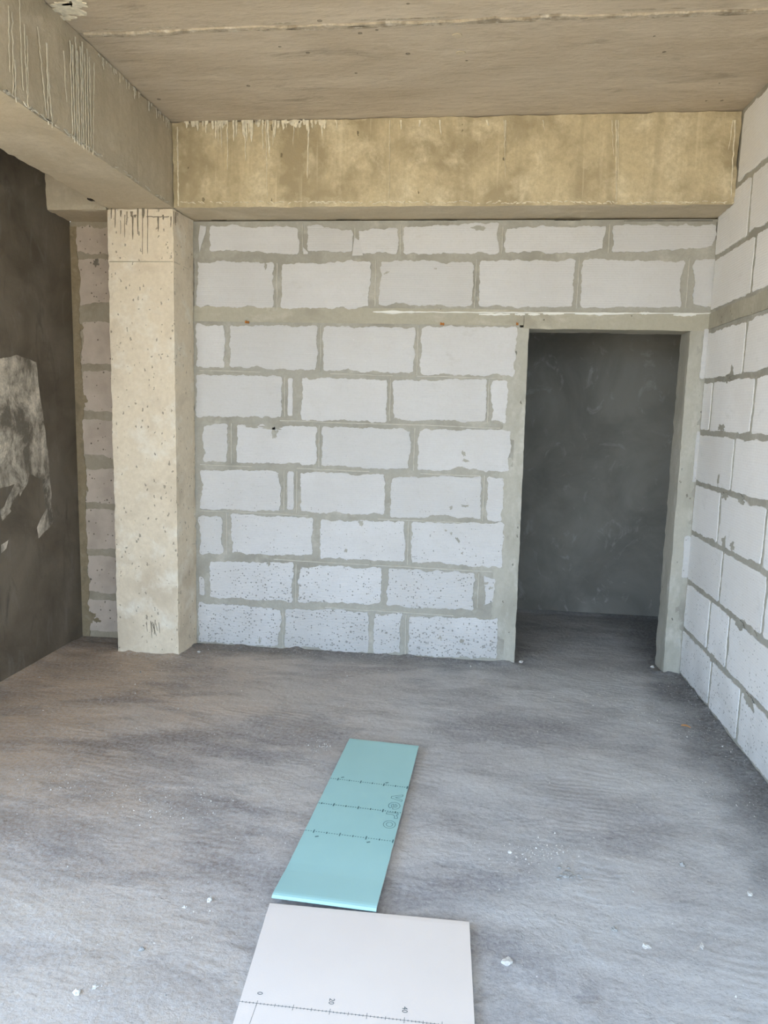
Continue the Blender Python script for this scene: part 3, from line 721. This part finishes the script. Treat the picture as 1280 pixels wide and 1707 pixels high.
# ---------------------------------------------------------------- boards on the floor
def board(name, cs, z, th, paper, label, lift=None):
    """plasterboard sheet: corner points in order around, face paper over a gypsum core"""
    e = bpy.data.objects.new(name, None); COL.objects.link(e)
    c = sum((Vector(p) for p in cs), Vector((0, 0)))/4; e.location = (c.x, c.y, 0)
    tag(e, label, 'board')
    def sheet(z0, z1, mat, nm, inset, jg):
        bm = bmesh.new(); nu = 10; VV = [0, .002, .005]+[.02+.96*k/27 for k in range(28)]+[.988, .996, 1]; nv = len(VV)-1; g = {}
        for s in (0, 1):
            for i in range(nu+1):
                for j in range(nv+1):
                    u, v = i/nu, VV[j]
                    p = (Vector(cs[0])*(1-u)+Vector(cs[1])*u)*(1-v)+(Vector(cs[3])*(1-u)+Vector(cs[2])*u)*v
                    if i in (0, nu): p.x += (inset if i == 0 else -inset)+jg*noise.noise(Vector((j*1.1, i, s*0)))
                    if j in (0, nv): p.y += (-inset if j == 0 else inset)
                    if nm == 'gypsum_core' and j in (0, nv): p.y += -.006 if j == 0 else .006
                    zz = (z1 if s else z0)
                    if j in (0, nv):                       # factory edge: paper folded down over the core
                        if nm != 'gypsum_core': zz = .001 if not s else th-.008
                    if s and nm != 'gypsum_core' and j in (1, nv-1): zz = th-.003
                    if s and nm != 'gypsum_core' and j in (2, nv-2): zz = th-.0008
                    zz += (lift(u, v) if lift else 0)
                    g[s, i, j] = bm.verts.new((p.x, p.y, z+zz))
        for s in (0, 1):
            for i in range(nu):
                for j in range(nv): bm.faces.new((g[s, i, j], g[s, i+1, j], g[s, i+1, j+1], g[s, i, j+1]))
        for i in range(nu):
            for j in (0, nv): bm.faces.new((g[0, i, j], g[0, i+1, j], g[1, i+1, j], g[1, i, j]))
        for j in range(nv):
            for i in (0, nu): bm.faces.new((g[0, i, j], g[0, i, j+1], g[1, i, j+1], g[1, i, j]))
        return link(nm, bm_mesh(bm), mat, e)
    core = sheet(0, th-.0030, m_core, 'gypsum_core', .0015, .0015)
    face = sheet(th-.0030, th, paper, 'face_paper', 0, .0015)
    return e
ZF = .009; TH = .0125
green_c = [tuple(on(x, y, 2, ZF+TH)[:2]) for x, y in ((583, 1231), (698, 1245), (627, 1519), (453, 1499))]
glift = lambda u, v: .004+.012*max(0, (v-.86)/.14)*(1-.55*u) + .005*max(0, 1-v*8)*u
gb = board('plasterboard', green_c, ZF, TH, m_green, 'narrow turquoise plasterboard strip lying on the floor, its near end on the white sheet', glift)
yb0 = -2.462
tl, tr = on(450, 1503, 2, ZF+TH), on(782, 1534, 2, ZF+TH)
bl_, br_ = on(388, 1707, 2, ZF+TH), on(791, 1707, 2, ZF+TH)
def ext(p, q, y): t = (y-p.y)/(q.y-p.y); return p.lerp(q, t)
white_c = [tuple(tl[:2]), tuple(tr[:2]), tuple(ext(tr, br_, -3.68)[:2]), tuple(ext(tl, bl_, -3.68)[:2])]
wbd = board('plasterboard', white_c, ZF, TH, m_white, 'white plasterboard sheet with a printed ruler line, lying on the floor in the foreground')
# print on the boards (thin ink)
def ink_obj(name, parent, segs, z, mat, w=.0012):
    bm = bmesh.new()
    for p, q in segs:
        p = Vector((p[0], p[1], 0)); q = Vector((q[0], q[1], 0)); d = (q-p).normalized(); s = Vector((-d.y, d.x, 0))*w/2
        zz = [z(v.x, v.y) if callable(z) else z for v in (p, q)]
        f = bm.faces.new([bm.verts.new(v) for v in (p-s+Vector((0, 0, zz[0])), q-s+Vector((0, 0, zz[1])), q+s+Vector((0, 0, zz[1])), p+s+Vector((0, 0, zz[0])))])
    return link(name, bm_mesh(bm), mat, parent)
ZW = ZF+TH+.0004
def text_mesh(s, size, outline=None):
    cu = bpy.data.curves.new('t', 'FONT'); cu.body = s; cu.size = size; cu.align_x = 'CENTER'; cu.resolution_u = 6
    if outline: cu.fill_mode = 'NONE'; cu.bevel_depth = outline; cu.bevel_resolution = 0; cu.offset = .0022
    o = bpy.data.objects.new('t', cu); COL.objects.link(o); dg = bpy.context.evaluated_depsgraph_get()
    me = bpy.data.meshes.new_from_object(o.evaluated_get(dg)); bpy.data.objects.remove(o); bpy.data.curves.remove(cu)
    me.materials.clear(); return me
# ruler on the white board
def wp(x, y): return on(x, y, 2, ZW)
r0, r20 = wp(428, 1672.5), wp(549.5, 1686.5); dvec = (r20-r0)/20.0; perp = Vector((-dvec.y, dvec.x, 0)).normalized()
a0 = wp(398, 1669); segs = [((a0.x, a0.y), tuple((r0+dvec*58.5)[:2]))]
k = -4
tick = []
while True:
    p = r0+dvec*k
    if p.x > 1.855: break
    L = .019 if k % 10 == 0 else (.011 if k % 5 == 0 else .006)
    tick.append((tuple((p-perp*L*.5)[:2]), tuple((p+perp*L*.5)[:2])))
    k += 1
q = r0+Vector((-.012, -.20, 0)).normalized()*.40
white_print = ink_obj('printed_ruler', wbd, segs+tick, ZW, m_ink, .0012)
ink_obj('printed_line', wbd, [(tuple(r0[:2]), tuple((r0-perp*.75)[:2]))], ZW, m_ink, .0009)
for s, kk in (('0', 0), ('20', 20), ('40', 40)):
    me = text_mesh(s, .021); ang = math.atan2(dvec.y, dvec.x)-math.pi/2
    p = r0+dvec*kk+perp*.034
    me.transform(Matrix.Translation((p.x-.008, p.y, ZW)) @ Matrix.Rotation(ang, 4, 'Z'))
    link('printed_number', me, m_ink, wbd)
# rows of dots and word on the green board
def gz(x, y):
    c0, c1, c2, c3 = [Vector(c) for c in green_c]; v = (y-c0.y)/(c3.y-c0.y)
    l = c0.lerp(c3, v); r = c1.lerp(c2, v); u = (x-l.x)/(r.x-l.x); return ZF+TH+glift(u, v)+.0006
for n_, (p0, p1, st0) in enumerate((((551, 1297.5), (679, 1313), 3), ((531, 1338.5), (667, 1355), 6), ((509, 1384), (654, 1402.5), 3))):
    a = on(*p0, 2, ZF+TH+.004); b_ = on(*p1, 2, ZF+TH+.004); L = (b_-a).length; d = (b_-a)/L; pr = Vector((-d.y, d.x, 0)); segs = []
    k = 0
    while k*.01 < L:
        p = a+d*(k*.01); segs.append((tuple(p[:2]), tuple((p+d*.0050)[:2])))
        big = (k-st0) % 10 == 0; h = .011 if big else .004
        c = p+d*.003
        if big: segs.append((tuple((c-pr*h)[:2]), tuple((c+pr*h)[:2])))
        elif (k-st0) % 5 == 0: segs.append((tuple((c-pr*.006)[:2]), tuple((c+pr*.006)[:2])))
        k += 1
    ink_obj('printed_dotted_line', gb, segs, gz, m_inkg, .0050 if n_ < 2 else .0040)
smud = []
for x, y in ((571, 1296), (645, 1305), (528, 1394.5), (614, 1404)):
    p = on(x, y, 2, ZF+TH+.004)
    ink_obj('printed_mark', gb, [((p.x-.006, p.y-.003), (p.x+.006, p.y+.003))], gz, m_inkg, .007)
vv = [('v', 661.5, 1330), ('e', 657, 1343.5), ('r', 653, 1360.5), ('o', 649, 1374.5)]
def arc(cx, cy, rx, ry, a0, a1, n=20): return [(cx+rx*math.cos(math.radians(a0+(a1-a0)*i/n)), cy+ry*math.sin(math.radians(a0+(a1-a0)*i/n))) for i in range(n+1)]
glyph = {
 'v': [[(0, 1), (.24, 1), (.5, .36), (.76, 1), (1, 1), (.63, 0), (.37, 0)]],
 'e': [arc(.5, .5, .5, .5, -10, 318, 30)+arc(.5, .5, .25, .25, 318, 197, 14)+[(.97, .42)], arc(.5, .5, .25, .25, 14, 166, 12)],
 'r': [[(.05, 0), (.30, 0), (.30, .5)]+arc(.62, .45, .32, .30, 175, 90, 7)+[(.80, .75), (.80, 1), (.60, 1), (.30, .86), (.28, 1), (.05, 1)]],
 'o': [arc(.5, .5, .5, .5, 0, 360, 30), arc(.5, .5, .27, .27, 0, 360, 22)]}
for ch, x, y in vv:
    p = on(x, y, 2, ZF+TH+.004); sg = []
    for loop in glyph[ch]:
        w = [(p.x+(b_-.5)*.046, p.y-(a-.5)*.052) for a, b_ in loop]
        for k in range(len(w)):
            q0, q1 = w[k], w[(k+1) % len(w)]
            if math.hypot(q1[0]-q0[0], q1[1]-q0[1]) > 1e-5: sg.append((q0, q1))
    ink_obj('printed_letter', gb, sg, gz, m_inkg, .0021)

# ---------------------------------------------------------------- leaf, chips, crumbs
p = on(1143, 1212, 2, .008); bm = bmesh.new(); L = []
for i in range(7):
    t = i/6; w = .010*math.sin(math.pi*min(1, t*.95+.05)); zc = .004+.004*math.sin(t*3)
    L.append([bm.verts.new((p.x+(t-.5)*.042, p.y+s*w-(t-.5)*.02, floor_h(p.x, p.y)+.004+zc+abs(s)*.005)) for s in (-1, 0, 1)])
for i in range(6):
    for a in (0, 1): bm.faces.new((L[i][a], L[i+1][a], L[i+1][a+1], L[i][a+1]))
me = bm_mesh(bm); lf = link('dry_leaf', me, m_leaf, loc=(p.x, p.y, floor_h(p.x, p.y)))
tag(lf, 'small curled orange-brown dry leaf on the floor near the right wall', 'leaf')
sm = lf.modifiers.new('s', 'SOLIDIFY'); sm.thickness = .0008
def chip_mesh(rx, ry, rz, seed, sub=2):
    bm = bmesh.new(); bmesh.ops.create_icosphere(bm, subdivisions=sub, radius=1)
    for v in bm.verts:
        d = 1+.9*noise.noise(v.co*1.7+Vector((seed, 0, 0)))+.2*noise.noise(v.co*4+Vector((0, seed, 0)))
        v.co = Vector((v.co.x*rx*d, v.co.y*ry*d, max(v.co.z, -.5)*rz*d))
    return bm_mesh(bm)
for x, y, rx, ry, rz, lab, mt in (
    (846, 1602, .018, .014, .007, 'pale mortar lump right of the white plasterboard sheet', m_chip),
    (1023, 1548, .010, .008, .007, 'grey pebble stuck in the floor, right of centre in the foreground', m_chipd),
    (1137, 1441, .010, .010, .008, 'round grey pebble on the right side of the floor', m_chipd),
    (850, 1419, .008, .008, .005, 'small white flake beside the crumbled mortar on the floor', m_chip),
    (1077, 1576, .012, .009, .005, 'flat pale chip pressed into the floor at the right foreground', m_chip),
    (1249, 1489, .009, .009, .006, 'white chip close to the right edge of the photo on the floor', m_chip),
    (1170, 1576, .012, .006, .005, 'narrow white chip beside a dark scratch in the right foreground floor', m_chip),
    (128, 1654, .009, .009, .008, 'white chip on the pale floor in the bottom left, largest there', m_chip),
    (158, 1645, .008, .006, .006, 'grey-white chip just right of the largest one in the bottom left', m_chip),
    (236, 1581, .008, .007, .007, 'single dark-sided pebble on the pale floor left of the white sheet', m_chipd),
    (349, 1500, .009, .008, .007, 'square white chip on the floor left of the turquoise strip', m_chip),
    (308, 1510, .006, .005, .005, 'tiny white chip left of the square one beside the turquoise strip', m_chip),
    (1087, 1112, .011, .010, .009, 'pale pebble on the threshold at the foot of the right door post', m_chip),
    (868, 1104, .014, .012, .010, 'pale mortar crumb at the foot of the left door post', m_chip),
    (332, 1086, .012, .010, .006, 'white crumb on the floor beside the foot of the column', m_chip)):
    p = on(x, y, 2, .004); o = link('stone_chip', chip_mesh(rx, ry, rz, x), mt)
    o.location = (p.x, p.y, floor_h(p.x, p.y)+rz*.30); o.rotation_euler.z = x; tag(o, lab, 'chip', 'loose chips lying on the concrete floor')
# crumbled mortar lump, made of pieces lying together
c = on(945, 1457, 2, .004)
bm = bmesh.new()
for i in range(26):
    a = random.uniform(0, 6.28); r = abs(random.gauss(0, .022)); x, y = c.x+math.cos(a)*r*1.5, c.y+math.sin(a)*r*.8; s = random.uniform(.003, .011)
    t = bmesh.new(); bmesh.ops.create_icosphere(t, subdivisions=1, radius=1)
    mm = bpy.data.meshes.new('t')
    for v in t.verts: v.co = Vector((v.co.x*s*1.4*(1+.4*noise.noise(v.co+Vector((i, 0, 0)))), v.co.y*s, v.co.z*s*.5)) + Vector((x, y, floor_h(x, y)+s*.25))
    t.to_mesh(mm); t.free(); bm.from_mesh(mm); bpy.data.meshes.remove(mm)
o = link('crumbled_mortar', bm_mesh(bm), m_chipd, loc=(c.x, c.y, 0)); tag(o, 'small heap of crumbled mortar on the floor right of the boards', 'rubble')
# fine grit scattered on the floor
bm = bmesh.new()
def inboard(x, y): return (1.18 < x < 1.66 and -2.52 < y < -1.24) or (1.17 < x < 1.9 and -3.72 < y < -2.44)
clusters = [(on(x, y, 2, 0), r) for x, y, r in ((870, 1425, .06), (915, 1420, .06), (270, 1345, .12), (300, 1340, .12), (540, 1245, .04), (560, 1275, .04), (110, 1300, .15), (1190, 1230, .2), (1240, 1330, .15), (1170, 1160, .1))]
tet = [Vector((0, 0, 1)), Vector((.9, 0, -.4)), Vector((-.5, .8, -.4)), Vector((-.5, -.8, -.4))]
for i in range(2600):
    m = random.random()
    if m < .28:
        cc, r = random.choice(clusters); x, y = cc.x+random.gauss(0, r), cc.y+random.gauss(0, r*.7)
    elif m < .5:
        if random.random() < .5: x, y = W-abs(random.gauss(0, .09))-.01, random.uniform(-2.6, 0)
        else: x, y = random.uniform(.05, 2.05), -abs(random.gauss(0, .06))-.01
    else: x, y = random.uniform(-.7, 3.1), random.uniform(-3.1, -.05)
    if inboard(x, y) or (XL-.02 < x < XC+.02 and y > -PC-.02) or x > W-.01 or x < XW+.01 or y > -.005: continue
    s = min(.0065, .0011+abs(random.gauss(0, .0014))); h = floor_h(x, y); ro = Matrix.Rotation(random.uniform(0, 6.28), 3, 'Z') @ Matrix.Rotation(random.uniform(-.5, .5), 3, 'X')
    vs = [bm.verts.new(ro @ (t*s*random.uniform(.7, 1.3))+Vector((x, y, h+s*.3))) for t in tet]
    for f in ((0, 1, 2), (0, 2, 3), (0, 3, 1), (1, 3, 2)): bm.faces.new([vs[a] for a in f]).material_index = 0 if random.random() < .6 else 1
o = link('floor_grit', bm_mesh(bm), [m_chip, m_chipd], kind='stuff'); tag(o, 'fine pale cement grit scattered over the whole floor', 'grit')
